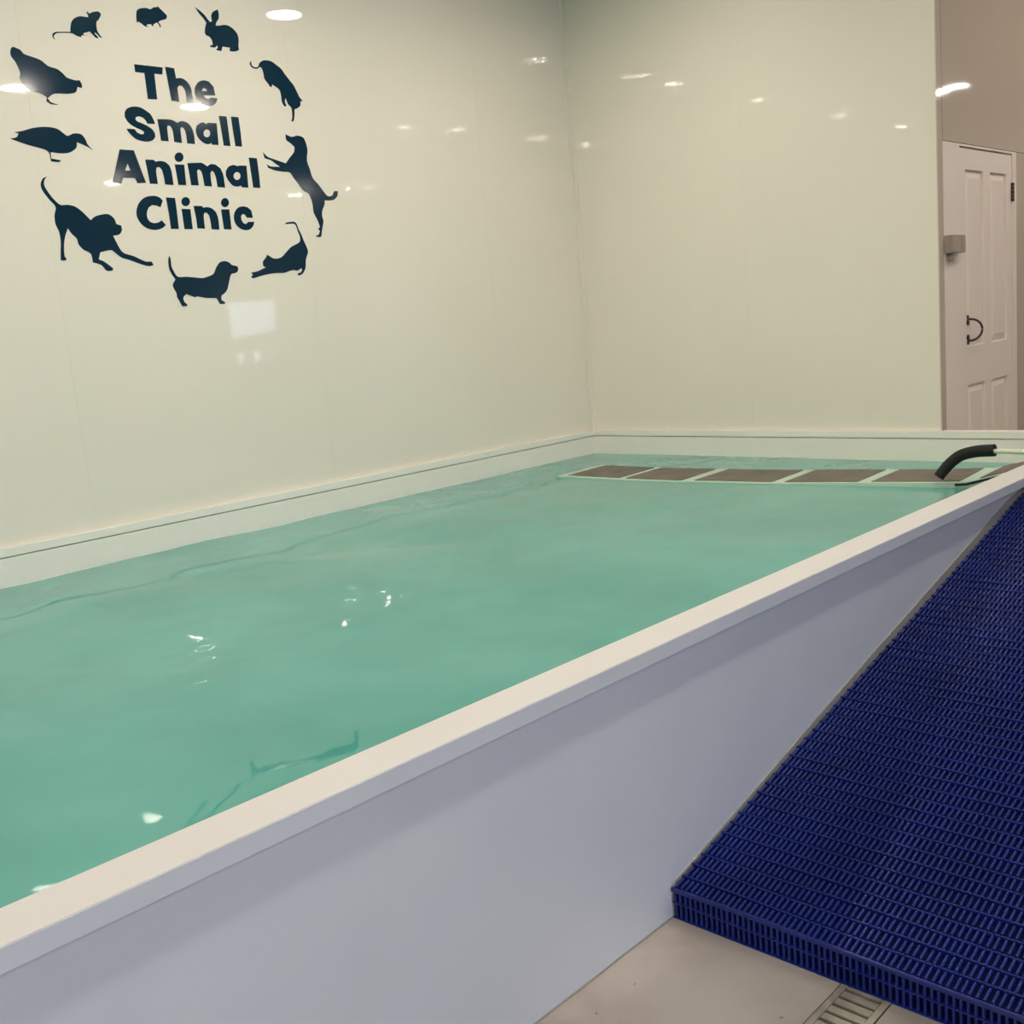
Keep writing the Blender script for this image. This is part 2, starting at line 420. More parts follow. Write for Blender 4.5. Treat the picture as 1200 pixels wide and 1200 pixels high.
# submerged entry ramp with grey grip pads along the far end
RY0, RY1 = -.985, -.535
prof = [(.50, .5405), (.9, .5405), (1.45, .5405), (1.95, .5425), (2.4, .549), (2.9, .563), (3.255, .655)]
def rz(x):
    for (a, za), (c, zc) in zip(prof, prof[1:]):
        if x <= c: return za + (zc-za)*(x-a)/(c-a)
    return prof[-1][1]
rt = thing('pool_entry_ramp', 'pale framed ramp with grey grip pads at the waterline along the far pool end', 'ramp', (.5, RY1, .05))
ro = Vector((.5, RY1, .05))
def skew(x): return 0 if x < 1.35 else .185*((x-1.35)/1.55)**1.05
def wave_slab(xa, xb, ya, yb, dz0, dz1, sk=0, n=6):
    """slab following the ramp; sk shifts the near edge in x"""
    bm = bmesh.new(); rows = []
    for k in range(n+1):
        t_ = k/n; xs_far = xa+(xb-xa)*t_; xs_near = xs_far+sk
        q = []
        for (x, y, dz) in ((xs_near, ya, dz0), (xs_far, yb, dz0), (xs_far, yb, dz1), (xs_near, ya, dz1)):
            x = min(x, 3.254)
            y += skew(x)
            w = .0015*math.sin(7*x+3*y)
            q.append(bm.verts.new(Vector((x, y, rz(x)+dz+w))-ro))
        rows.append(q)
    for A, B in zip(rows, rows[1:]):
        for k in range(4): bm.faces.new((A[k], A[(k+1) % 4], B[(k+1) % 4], B[k]))
    bm.faces.new(rows[0]); bm.faces.new(rows[-1][::-1])
    return bm
obj('ramp_frame', wave_slab(.50, 3.254, RY0, RY1, -.03, 0, n=44), M_frame, rt)
for (a, c) in ((.545, .935), (.985, 1.375), (1.455, 1.905), (1.975, 2.355), (2.425, 2.835), (2.925, 3.235)):
    obj('grip_pad', wave_slab(a, c, RY0+.035, RY1-.022, -.001, .0035, sk=.03, n=8), M_pad, rt)
obj('dark_edge_strip', wave_slab(2.86, 3.25, RY0-.009, RY0-.0005, -.014, -.004, n=8), M_foam, rt)  # thin black strip along the near edge where the ramp rises
obj('skirt', wave_slab(2.6, 3.25, RY0+.004, RY0+.012, -.13, -.0305, n=8), M_frame, rt)
for x in (.7, 1.6, 2.5, 3.1):
    for y in (RY0+.05+skew(x), RY1-.05+skew(x)):
        bm = bmesh.new(); bx(bm, x-.02-ro.x, y-.02-ro.y, 0, x+.02-ro.x, y+.02-ro.y, rz(x)-.028-.05)
        obj('leg', bm, M_frame, rt)

# ------------------------------------------------------------------ blue ramp and matting
SL = (.9507-.0829)/3.8337
MX0, MX1 = XF+.004, 4.62
YT = YR + (ZT+.012-.0829)/SL           # where the slope meets the platform
PH = .035                               # matting thickness
rb = thing('entry_ramp', 'solid wedge ramp under the blue matting leading up to the pool edge', 'ramp', (XF, YR, 0))
bm = bmesh.new()
P = [(YR+.02, 0), (YR+.02, .0829-PH), (YT, ZT+.012-PH), (-.05, ZT+.012-PH), (-.05, 0)]
for x in (XF+.004, MX1-.004):
    pass
A = [bm.verts.new((XF+.004-XF, y-YR, z)) for y, z in P]; B = [bm.verts.new((MX1-.004-XF, y-YR, z)) for y, z in P]
bm.faces.new(A); bm.faces.new(B[::-1])
for k in range(5): bm.faces.new((A[k], A[(k+1) % 5], B[(k+1) % 5], B[k]))
obj('wedge', bm, M_tank, rb)
bm = bmesh.new()                         # sealing strip on the tank side along the slope
q = []
for (y, w_) in ((YR+.02, .002), (YR+.3, .006), (YR+.7, .014), (-2.7, .022), (-1.5, .030), (YT, .030)):
    z = .0829 + SL*(y-YR)
    q.append([bm.verts.new(p) for p in ((.0005, y-YR, z-.03), (.0035, y-YR, z-.03), (.0035, y-YR, min(z+w_, ZF-.0005)), (.0005, y-YR, min(z+w_, ZF-.0005)))])
for A, B in zip(q, q[1:]):
    for k in range(4): bm.faces.new((A[k], A[(k+1) % 4], B[(k+1) % 4], B[k]))
bm.faces.new(q[0]); bm.faces.new(q[-1][::-1])
obj('sealing_strip', bm, M_strip, rb)

mt = thing('ribbed_matting', 'royal blue ribbed plastic safety matting covering the ramp beside the pool', 'mat', (MX0, YR, 0))
MO = Vector((MX0, YR, 0))
ang = math.atan(SL); ca, sa = math.cos(ang), math.sin(ang)
def on_slope(x, s, h):                   # x across, s along the slope, h above the matting top
    if s <= SLEN: return Vector((x, YR + s*ca - h*sa, .0829 + s*sa + h*ca)) - MO
    return Vector((x, YT + (s-SLEN), ZT+.012 + h)) - MO
SLEN = (YT-YR)/ca
def on_front(x, d, h):                   # d down the front face
    return Vector((x, YR - h, .0829 - d)) - MO
def slab(bm, fn, xa, xb, s0, s1, h0, h1):
    v = [bm.verts.new(fn(x, s, h)) for h in (h0, h1) for x, s in ((xa, s0), (xb, s0), (xb, s1), (xa, s1))]
    for f in ((3,2,1,0),(4,5,6,7),(0,1,5,4),(1,2,6,5),(2,3,7,6),(3,0,4,7)): bm.faces.new([v[i] for i in f])
def bar(bm, fn, xc, s0, s1, w, h0, h1):  # rounded-top little bar
    pr = [(-w, h0), (w, h0), (w, h1-.0022), (w*.45, h1), (-w*.45, h1), (-w, h1-.0022)]
    A = [bm.verts.new(fn(xc+a, s0, h)) for a, h in pr]; B = [bm.verts.new(fn(xc+a, s1, h)) for a, h in pr]
    bm.faces.new(A); bm.faces.new(B[::-1])
    for k in range(6): bm.faces.new((A[k], A[(k+1) % 6], B[(k+1) % 6], B[k]))
bm = bmesh.new()
slab(bm, on_slope, MX0, MX1, .012, SLEN-.002, -PH+.001, -.0115)
slab(bm, on_slope, MX0, MX1, SLEN+.006, SLEN+YT*-1-.06, -PH+.001, -.0115)
obj('backing', bm, M_bluegap, mt)
bm = bmesh.new(); slab(bm, on_front, MX0, MX1, .004, .0827, -.0145, -.0095); obj('front_backing', bm, M_bluegap, mt)
PR, PB = .0455, .0146
NR = int((SLEN + (-.06-YT))/PR)
NBAR = int((MX1-MX0)/PB)
ribs = []
for r_ in range(NR+1):
    s = r_*PR
    if abs(s-SLEN) < .004: s += .006
    bm = bmesh.new()
    hw = .0021 if r_ else .0035
    # rib with a slightly wavy line, as the loosely laid matting has
    n = 14; rows = []
    for k in range(n+1):
        x = MX0 + (MX1-MX0)*k/n
        ds = .0022*math.sin(x*9+r_*1.7); dh = .0008*math.sin(x*13+r_)
        rows.append([bm.verts.new(on_slope(x, s+ds+a, h+dh)) for a, h in ((-hw, -.012), (-hw, -.0018), (-hw*.4, .0002), (hw*.4, .0002), (hw, -.0018), (hw, -.012))])
    for A, B in zip(rows, rows[1:]):
        for k in range(6): bm.faces.new((A[k], A[(k+1) % 6], B[(k+1) % 6], B[k]))
    bm.faces.new(rows[0]); bm.faces.new(rows[-1][::-1])
    obj('cross_rib', bm, M_blue, mt)
rest = bmesh.new(); count = 0
rb_ = random.Random(11)
for r_ in range(NR):
    for k in range(NBAR):
        x = MX0 + (k+.5)*PB + rb_.uniform(-.0006, .0006)
        s0 = r_*PR + .0055; s1 = (r_+1)*PR - .0055
        if abs(s0-SLEN) < .02 or (s0 < SLEN < s1): continue
        h1 = -.0012 + rb_.uniform(-.0006, .0004)
        single = r_ < 6 and count < 300 and x < MX0 + 50*PB + r_*.03
        if single:
            b1 = bmesh.new(); bar(b1, on_slope, x, s0, s1, .0032, -.012, h1); obj('tread_bar', b1, M_blue, mt); count += 1
        else:
            bar(rest, on_slope, x, s0, s1, .0032, -.012, h1)
o = obj('tread_bars', rest, M_blue, mt); o['kind'] = 'stuff'
for (d0, d1) in ((.004, .0385), (.043, .0775)):
    for k in range(NBAR):
        x = MX0 + (k+.5)*PB + rb_.uniform(-.0006, .0006)
        b1 = bmesh.new(); bar(b1, on_front, x, d0, d1, .0032, -.010, .0008 + rb_.uniform(-.0006, .0004))
        obj('front_bar', b1, M_blue, mt)
for d in (.0408, .0805):
    bm = bmesh.new(); slab(bm, on_front, MX0, MX1, d-.0018, d+.0018, -.012, .0016); obj('front_rib', bm, M_blue, mt)

# ------------------------------------------------------------------ floor drain
dr = thing('floor_drain', 'slotted metal drain channel grate in the beige floor, in front of the blue matting', 'drain', (DX0, YR, 0))
DL0 = FY
bm = bmesh.new()
LEN = 1.9; ya, yb = YR-LEN+.24, YR+.30
o0 = Vector((DX0, YR, 0))
def dbx(bm, a, b_): bx(bm, a[0]-o0.x, a[1]-o0.y, a[2], b_[0]-o0.x, b_[1]-o0.y, b_[2])
dbx(bm, (DX0+.003, ya, -.03), (DX0+.017, yb, .0015)); dbx(bm, (DX1-.017, ya, -.03), (DX1-.003, yb, .0015))
obj('grate_frame', bm, M_steel, dr)
bm = bmesh.new(); dbx(bm, (DX0+.001, ya-.02, -.069), (DX1-.001, yb+.02, -.06)); obj('channel_bed', bm, M_dark, dr)
y = -3.8481 + .0295*10
while y > ya+.03:
    bm = bmesh.new(); dbx(bm, (DX0+.0172, y-.0295+.0040, -.030), (DX1-.0172, y-.0040, .0008))
    obj('grate_bar', bm, M_steel, dr, bevel=.0012)
    y -= .0295
# a length of floor channel beyond the grate is closed with resin
struct(box('trim_3', M_floor, (DX0, FY, -.07), (DX1, ya-.004, 0)))

# ------------------------------------------------------------------ foam covered pole over the far corner of the pool
hz = thing('foam_sleeved_pole', 'cream plastic pole ending in a bent black foam sleeve, hanging over the far pool corner', 'pole', (3.07, -.80, .72))
ho = Vector((3.07, -.80, .72))
path = [(2.800, -.850, .592), (2.824, -.836, .628), (2.852, -.824, .662), (2.895, -.812, .694), (2.960, -.802, .7105), (3.040, -.805, .7175)]
bm = bmesh.new(); pts = [Vector(p)-ho for p in smooth_path(path, 6)]
tube(bm, pts, [.0245 + .004*i/len(pts) for i in range(len(pts))], 18, cap=False)
tube(bm, pts[::-1], .0165, 18, cap=False)
n = 18; vs = bm.verts[:]; npt = len(pts)
for ring_a, ring_b in (((0), (npt + npt-1)), ((npt-1), (npt))):
    A = vs[ring_a*n:(ring_a+1)*n]; B = vs[ring_b*n:(ring_b+1)*n]
    Bs = [min(B, key=lambda q: (q.co-a_.co).length) for a_ in A]
    for k in range(n):
        fs = [A[k], A[(k+1) % n], Bs[(k+1) % n], Bs[k]]
        if len(set(fs)) == 4:
            try: bm.faces.new(fs)
            except ValueError: pass
obj('foam_sleeve', bm, M_foam, hz, smooth=True)['label'] = 'bent black foam sleeve'
bm = bmesh.new()
tube(bm, [Vector(p)-ho for p in smooth_path([(2.93, -.802, .694), (3.05, -.806, .7135), (3.25, -.816, .7125), (3.62, -.83, .724)], 6)], .0112, 14)
obj('pipe', bm, M_pipe, hz, smooth=True)

# ------------------------------------------------------------------ grey box by the door
bx_ = thing('wall_control_box', 'small grey plastic box on the beige wall beside the panelled door', 'control box', (XD, .15, 1.65))
bm = bmesh.new(); bx(bm, .002, 0, 0, .048, .185, .095); obj('housing', bm, M_box, bx_, bevel=.004)
bm = bmesh.new(); bx(bm, .044, .125, .012, .052, .175, .085); obj('cover_flap', bm, M_box, bx_, bevel=.002)
bm = bmesh.new(); tube(bm, [(.018, .05, .004), (.018, .05, -.045)], .014, 12); obj('cable_gland', bm, M_box, bx_, smooth=True)

# ------------------------------------------------------------------ wall lettering and animal decals (cut vinyl on the cream wall)
SHAPES = [
    ('letter_t','The',[[(-3128.6,2821.4),(-2983.6,2822.6),(-2990.1,2789.4),(-3031.4,2789.0),(-3034.8,2672.0),(-3083.1,2669.3),(-3082.9,2786.7),(-3129.0,2786.5)]]),
    ('letter_h','The',[[(-2971.0,2827.1),(-2923.1,2825.2),(-2920.3,2779.4),(-2898.1,2783.2),(-2874.0,2777.4),(-2854.0,2758.5),(-2845.3,2734.7),(-2844.9,2707.0),(-2843.2,2670.5),(-2880.0,2670.6),(-2878.8,2707.9),(-2882.5,2731.2),(-2893.8,2746.7),(-2908.1,2747.7),(-2919.9,2735.6),(-2920.0,2670.7),(-2961.1,2673.0)]]),
    ('letter_e','The',[[(-2771.1,2784.9),(-2743.3,2782.5),(-2720.5,2760.6),(-2716.5,2718.6),(-2783.4,2714.1),(-2774.5,2701.3),(-2758.6,2697.9),(-2742.3,2705.4),(-2705.9,2706.2),(-2717.9,2684.1),(-2741.8,2667.9),(-2768.3,2664.8),(-2800.2,2671.8),(-2821.3,2692.4),(-2829.0,2720.4),(-2822.7,2749.6),(-2800.8,2774.0)],[(-2787.3,2740.2),(-2774.2,2749.4),(-2761.2,2742.7),(-2759.9,2735.5),(-2785.1,2733.2)]]),
    ('letter_s','Small',[[(-3146.0,2630.1),(-3123.7,2626.9),(-3099.8,2614.7),(-3080.3,2600.8),(-3068.2,2575.9),(-3063.7,2558.1),(-3103.1,2556.5),(-3110.9,2571.4),(-3124.8,2583.2),(-3142.8,2586.9),(-3157.8,2581.9),(-3160.9,2571.5),(-3153.7,2563.1),(-3129.1,2555.9),(-3102.0,2544.9),(-3081.0,2530.9),(-3070.7,2513.4),(-3072.2,2497.7),(-3085.5,2483.9),(-3107.2,2475.2),(-3136.2,2474.2),(-3169.4,2481.2),(-3192.3,2497.7),(-3206.6,2514.6),(-3211.7,2526.5),(-3172.1,2527.2),(-3161.6,2512.5),(-3142.7,2506.1),(-3128.0,2508.3),(-3127.8,2518.6),(-3139.6,2525.6),(-3158.6,2532.0),(-3185.0,2544.2),(-3203.5,2560.6),(-3213.0,2580.2),(-3209.8,2600.8),(-3196.0,2617.1),(-3171.9,2627.2)]]),
    ('letter_m','Small',[[(-3049.3,2581.2),(-3011.1,2584.1),(-2984.4,2584.3),(-2964.0,2581.1),(-2945.9,2571.3),(-2927.9,2580.6),(-2911.0,2581.8),(-2893.5,2577.0),(-2877.1,2563.6),(-2866.9,2540.3),(-2863.6,2511.1),(-2865.7,2477.5),(-2907.0,2479.0),(-2907.1,2508.3),(-2909.1,2534.8),(-2915.9,2550.2),(-2926.0,2553.5),(-2933.2,2546.4),(-2934.5,2527.8),(-2935.1,2478.7),(-2975.8,2481.5),(-2975.7,2525.0),(-2979.9,2545.8),(-2988.8,2555.6),(-2999.4,2554.9),(-3003.1,2544.1),(-3004.3,2523.1),(-3004.7,2482.3),(-3044.7,2482.5),(-3046.0,2530.7)]]),
    ('letter_a','Small',[[(-2818.7,2581.2),(-2802.6,2584.5),(-2787.9,2578.1),(-2777.5,2584.2),(-2729.6,2586.4),(-2731.2,2533.3),(-2734.3,2481.3),(-2771.2,2480.5),(-2772.5,2488.5),(-2789.9,2482.0),(-2808.6,2483.6),(-2831.6,2497.1),(-2847.1,2517.6),(-2850.8,2544.1),(-2842.8,2566.1)],[(-2773.1,2534.6),(-2774.8,2528.8),(-2778.3,2523.4),(-2783.0,2519.0),(-2788.5,2516.1),(-2794.4,2514.8),(-2799.9,2515.3),(-2804.7,2517.6),(-2808.1,2521.5),(-2809.9,2526.4),(-2810.0,2532.1),(-2808.2,2537.9),(-2804.8,2543.2),(-2800.1,2547.6),(-2794.6,2550.6),(-2788.7,2551.9),(-2783.2,2551.4),(-2778.4,2549.1),(-2774.9,2545.2),(-2773.1,2540.2)]]),
    ('letter_l','Small',[[(-2712.0,2622.2),(-2667.7,2622.9),(-2666.8,2554.0),(-2666.6,2479.8),(-2705.5,2480.2),(-2707.6,2551.2)]]),
    ('letter_l','Small',[[(-2642.5,2624.3),(-2598.8,2624.3),(-2597.5,2556.0),(-2598.9,2481.0),(-2637.8,2481.5),(-2640.8,2553.0)]]),
    ('letter_a','Animal',[[(-3261.8,2430.6),(-3191.6,2430.4),(-3153.0,2284.2),(-3196.7,2280.4),(-3206.2,2304.0),(-3264.5,2303.0),(-3276.5,2275.7),(-3320.4,2279.2)],[(-3232.5,2368.2),(-3222.2,2337.5),(-3249.4,2336.4)]]),
    ('letter_n','Animal',[[(-3140.6,2391.1),(-3096.9,2392.0),(-3089.0,2383.9),(-3064.5,2388.4),(-3039.1,2385.0),(-3019.1,2370.1),(-3012.0,2344.0),(-3011.0,2314.1),(-3010.9,2278.2),(-3054.8,2279.4),(-3056.8,2319.0),(-3061.5,2348.4),(-3072.7,2359.4),(-3087.7,2357.1),(-3092.7,2337.2),(-3092.3,2280.7),(-3133.3,2280.6),(-3136.7,2335.4)]]),
    ('letter_i','Animal',[[(-2990.0,2376.5),(-2938.8,2377.2),(-2943.1,2279.9),(-2984.9,2280.1)],[(-2937.5,2412.3),(-2939.8,2405.2),(-2944.2,2398.7),(-2950.2,2393.3),(-2957.3,2389.8),(-2964.8,2388.3),(-2971.9,2389.1),(-2978.0,2392.0),(-2982.4,2396.7),(-2984.8,2402.9),(-2984.9,2409.9),(-2982.6,2417.0),(-2978.3,2423.5),(-2972.3,2428.8),(-2965.2,2432.4),(-2957.8,2433.9),(-2950.6,2433.2),(-2944.5,2430.3),(-2940.0,2425.5),(-2937.6,2419.3)]]),
    ('letter_m','Animal',[[(-2921.5,2385.1),(-2871.5,2389.1),(-2844.0,2390.5),(-2825.6,2382.9),(-2815.0,2374.9),(-2791.4,2386.9),(-2765.7,2385.7),(-2740.3,2368.0),(-2730.3,2340.9),(-2728.4,2313.4),(-2728.0,2275.3),(-2770.9,2277.4),(-2773.4,2322.0),(-2779.5,2347.4),(-2790.2,2355.5),(-2800.6,2344.8),(-2802.5,2314.0),(-2802.0,2278.1),(-2843.2,2280.2),(-2846.1,2326.0),(-2850.3,2349.5),(-2862.6,2358.5),(-2873.3,2351.9),(-2874.6,2318.1),(-2874.4,2281.5),(-2915.2,2281.1),(-2918.2,2336.6)]]),
    ('letter_a','Animal',[[(-2664.0,2388.7),(-2637.9,2383.7),(-2631.2,2387.5),(-2587.2,2388.8),(-2589.9,2329.1),(-2592.3,2279.7),(-2630.7,2280.2),(-2633.6,2288.2),(-2659.3,2282.8),(-2683.4,2287.2),(-2704.4,2310.8),(-2715.0,2334.6),(-2710.1,2359.0),(-2691.8,2380.5)],[(-2630.6,2336.2),(-2632.5,2330.2),(-2636.1,2324.7),(-2641.2,2320.3),(-2647.2,2317.3),(-2653.5,2316.2),(-2659.5,2316.9),(-2664.6,2319.4),(-2668.4,2323.5),(-2670.4,2328.7),(-2670.5,2334.6),(-2668.6,2340.6),(-2665.0,2346.1),(-2659.9,2350.5),(-2654.0,2353.5),(-2647.7,2354.7),(-2641.6,2354.0),(-2636.5,2351.5),(-2632.7,2347.4),(-2630.7,2342.2)]]),
    ('letter_l','Animal',[[(-2568.5,2430.0),(-2520.0,2428.9),(-2518.6,2353.1),(-2520.9,2280.2),(-2563.3,2281.4),(-2565.6,2351.1)]]),
    ('letter_c','Clinic',[[(-3137.7,2224.1),(-3114.3,2224.7),(-3091.9,2217.4),(-3079.1,2204.5),(-3095.9,2172.3),(-3115.4,2179.8),(-3138.5,2182.0),(-3157.9,2169.8),(-3170.3,2145.9),(-3171.1,2122.2),(-3162.2,2105.2),(-3142.7,2098.8),(-3118.8,2101.6),(-3099.4,2111.9),(-3080.5,2090.0),(-3099.0,2076.5),(-3127.0,2067.6),(-3156.4,2067.4),(-3186.9,2077.3),(-3212.1,2100.7),(-3223.3,2129.4),(-3221.2,2155.5),(-3207.5,2184.5),(-3186.9,2205.8),(-3161.7,2219.5)]]),
    ('letter_l','Clinic',[[(-3060.4,2219.6),(-3012.7,2218.1),(-3012.5,2151.1),(-3015.0,2071.6),(-3056.5,2071.4),(-3057.1,2145.0)]]),
    ('letter_i','Clinic',[[(-2986.2,2167.7),(-2938.2,2166.4),(-2939.7,2070.7),(-2984.6,2071.0)],[(-2934.8,2202.5),(-2937.0,2195.8),(-2941.3,2189.7),(-2947.2,2184.8),(-2954.2,2181.5),(-2961.6,2180.3),(-2968.7,2181.2),(-2974.7,2184.2),(-2979.1,2188.9),(-2981.5,2194.8),(-2981.6,2201.5),(-2979.4,2208.2),(-2975.2,2214.3),(-2969.3,2219.2),(-2962.3,2222.4),(-2955.0,2223.6),(-2947.9,2222.8),(-2941.8,2219.9),(-2937.4,2215.2),(-2935.0,2209.2)]]),
    ('letter_n','Clinic',[[(-2918.7,2182.6),(-2873.4,2183.5),(-2866.7,2175.4),(-2842.7,2178.1),(-2818.1,2172.2),(-2798.4,2154.7),(-2790.9,2129.8),(-2790.3,2102.1),(-2792.1,2069.3),(-2835.1,2071.3),(-2836.0,2107.2),(-2839.3,2137.5),(-2849.9,2151.1),(-2864.2,2150.8),(-2869.9,2134.3),(-2871.8,2101.3),(-2871.9,2073.8),(-2913.5,2075.0),(-2913.9,2122.8)]]),
    ('letter_i','Clinic',[[(-2767.9,2169.0),(-2720.0,2169.9),(-2721.9,2070.5),(-2765.2,2071.7)],[(-2717.3,2202.9),(-2719.4,2195.9),(-2723.6,2189.6),(-2729.5,2184.6),(-2736.3,2181.3),(-2743.5,2180.0),(-2750.4,2181.0),(-2756.3,2184.0),(-2760.6,2188.9),(-2762.9,2195.0),(-2762.9,2201.8),(-2760.8,2208.7),(-2756.6,2215.0),(-2750.8,2220.1),(-2744.0,2223.4),(-2736.8,2224.6),(-2729.9,2223.7),(-2724.0,2220.7),(-2719.7,2215.9),(-2717.3,2209.8)]]),
    ('letter_c','Clinic',[[(-2636.5,2186.1),(-2610.3,2181.8),(-2592.3,2166.6),(-2587.7,2129.7),(-2624.7,2130.6),(-2632.7,2144.7),(-2645.5,2148.1),(-2657.2,2137.3),(-2656.8,2117.5),(-2647.4,2102.1),(-2632.9,2098.5),(-2619.5,2109.4),(-2582.1,2110.4),(-2591.9,2089.7),(-2613.2,2072.5),(-2637.6,2067.3),(-2663.6,2072.2),(-2687.7,2089.0),(-2699.2,2111.4),(-2698.3,2139.5),(-2684.5,2165.0),(-2663.9,2180.8)]]),
    ('mouse_decal','animal',[[(-3492.6,2884.8),(-3499.6,2895.8),(-3496.4,2908.1),(-3482.2,2917.5),(-3443.1,2923.3),(-3414.2,2927.0),(-3408.3,2955.4),(-3398.6,2975.9),(-3380.5,2991.6),(-3358.3,3000.2),(-3337.1,3001.2),(-3320.0,3001.2),(-3320.7,3013.2),(-3326.3,3019.6),(-3321.2,3026.4),(-3312.0,3018.0),(-3296.0,3026.8),(-3268.3,3033.2),(-3256.3,3024.6),(-3264.1,3008.9),(-3274.4,2995.3),(-3283.2,2986.8),(-3286.6,2969.2),(-3286.0,2947.3),(-3273.2,2926.9),(-3264.2,2924.4),(-3275.6,2920.5),(-3280.4,2923.6),(-3296.8,2938.6),(-3301.3,2935.6),(-3285.3,2918.0),(-3292.6,2914.7),(-3301.3,2918.5),(-3323.2,2940.1),(-3354.0,2928.8),(-3355.2,2921.4),(-3339.4,2921.4),(-3366.3,2917.5),(-3364.3,2910.5),(-3385.4,2912.7),(-3409.9,2921.6),(-3475.2,2913.7),(-3489.4,2904.2),(-3493.7,2896.6),(-3490.1,2887.5)]]),
    ('hamster_decal','animal',[[(-3078.0,3062.2),(-3063.3,3074.6),(-3041.0,3081.0),(-3023.5,3083.1),(-3006.6,3080.8),(-2989.9,3090.8),(-2969.6,3095.7),(-2966.4,3101.8),(-2959.0,3093.4),(-2945.3,3082.9),(-2933.6,3073.1),(-2923.0,3063.1),(-2929.7,3048.8),(-2940.4,3043.5),(-2961.4,3035.8),(-2973.7,3027.5),(-2966.2,3018.9),(-2962.6,3006.9),(-2969.3,3006.1),(-2973.1,3017.0),(-2980.7,3024.6),(-2999.7,3014.4),(-3003.6,3003.4),(-3009.5,3007.4),(-3013.0,3012.6),(-3030.8,3009.3),(-3038.0,3004.5),(-3028.1,2998.8),(-3045.3,2998.8),(-3061.0,3008.1),(-3074.9,3014.7),(-3090.5,3009.8),(-3085.3,3016.1),(-3084.4,3035.0)]]),
    ('rabbit_decal','animal',[[(-2767.7,3125.8),(-2744.9,3113.4),(-2719.7,3096.0),(-2703.8,3077.2),(-2691.4,3065.7),(-2680.9,3072.4),(-2682.1,3096.0),(-2669.5,3116.3),(-2640.2,3132.4),(-2637.2,3110.2),(-2642.1,3088.3),(-2657.8,3068.9),(-2663.3,3053.6),(-2640.5,3056.6),(-2613.9,3063.4),(-2588.3,3062.2),(-2564.1,3050.6),(-2544.5,3028.9),(-2540.3,3002.4),(-2546.1,2974.5),(-2546.1,2952.8),(-2567.2,2943.6),(-2593.7,2940.4),(-2602.6,2946.1),(-2596.0,2957.7),(-2639.5,2957.9),(-2649.4,2935.2),(-2676.4,2936.1),(-2675.3,2942.9),(-2666.6,2947.9),(-2669.6,2959.6),(-2678.7,2951.8),(-2685.7,2947.5),(-2709.5,2947.3),(-2709.9,2954.7),(-2693.4,2959.3),(-2696.2,2982.9),(-2709.7,2997.1),(-2721.9,2999.6),(-2729.6,3010.5),(-2723.9,3037.6),(-2714.2,3059.9),(-2728.5,3079.1),(-2747.4,3097.4)]]),
    ('leaping_cat_decal','animal',[[(-2476.0,2904.7),(-2482.0,2902.4),(-2482.2,2888.5),(-2470.2,2880.5),(-2453.0,2880.8),(-2442.6,2886.6),(-2434.7,2901.5),(-2413.3,2916.3),(-2389.5,2921.5),(-2358.8,2919.3),(-2333.3,2906.3),(-2304.4,2888.9),(-2284.3,2864.1),(-2260.2,2837.8),(-2235.9,2811.3),(-2220.1,2780.6),(-2207.5,2755.9),(-2189.6,2738.1),(-2205.2,2735.1),(-2209.6,2713.6),(-2228.0,2699.1),(-2249.5,2690.9),(-2253.8,2661.5),(-2261.7,2635.0),(-2271.1,2626.2),(-2277.7,2630.5),(-2269.5,2650.5),(-2268.2,2695.8),(-2286.4,2713.6),(-2293.7,2732.2),(-2297.9,2744.7),(-2304.8,2724.9),(-2297.5,2706.2),(-2306.5,2699.7),(-2317.2,2707.8),(-2324.4,2726.4),(-2324.6,2751.9),(-2327.3,2773.9),(-2338.9,2788.7),(-2371.9,2804.5),(-2375.8,2791.5),(-2383.8,2790.1),(-2398.5,2808.2),(-2414.8,2828.6),(-2416.9,2853.4),(-2422.9,2877.8),(-2435.3,2884.3),(-2450.3,2873.3),(-2469.5,2872.2),(-2485.5,2878.9),(-2492.5,2890.5),(-2489.4,2903.2)]]),
    ('standing_dog_decal','animal',[[(-2326.0,2560.2),(-2288.4,2549.5),(-2250.7,2557.8),(-2214.9,2550.3),(-2200.5,2521.7),(-2196.2,2487.4),(-2207.3,2432.4),(-2195.0,2388.4),(-2182.7,2344.0),(-2149.7,2310.2),(-2117.1,2270.9),(-2097.3,2252.2),(-2067.9,2254.5),(-2048.3,2278.0),(-2024.0,2278.7),(-2032.3,2252.9),(-2058.0,2232.9),(-2091.1,2228.5),(-2120.1,2227.8),(-2125.3,2204.9),(-2143.9,2174.1),(-2149.5,2143.6),(-2144.2,2118.3),(-2157.8,2077.4),(-2170.1,2036.7),(-2189.8,2032.6),(-2210.7,2041.7),(-2187.9,2045.8),(-2175.2,2067.2),(-2186.9,2074.7),(-2172.3,2087.5),(-2183.1,2122.9),(-2202.6,2163.0),(-2204.8,2213.2),(-2220.2,2257.9),(-2254.8,2276.8),(-2286.1,2315.4),(-2307.1,2339.2),(-2327.5,2365.4),(-2375.2,2368.3),(-2421.9,2373.5),(-2458.6,2384.0),(-2464.5,2402.9),(-2442.8,2391.9),(-2383.6,2392.2),(-2411.0,2407.9),(-2432.5,2421.3),(-2472.0,2431.3),(-2479.0,2462.0),(-2453.3,2439.5),(-2408.1,2427.3),(-2344.8,2412.0),(-2316.3,2441.7),(-2284.5,2472.7),(-2277.8,2497.5),(-2299.4,2515.7),(-2324.2,2531.2)]]),
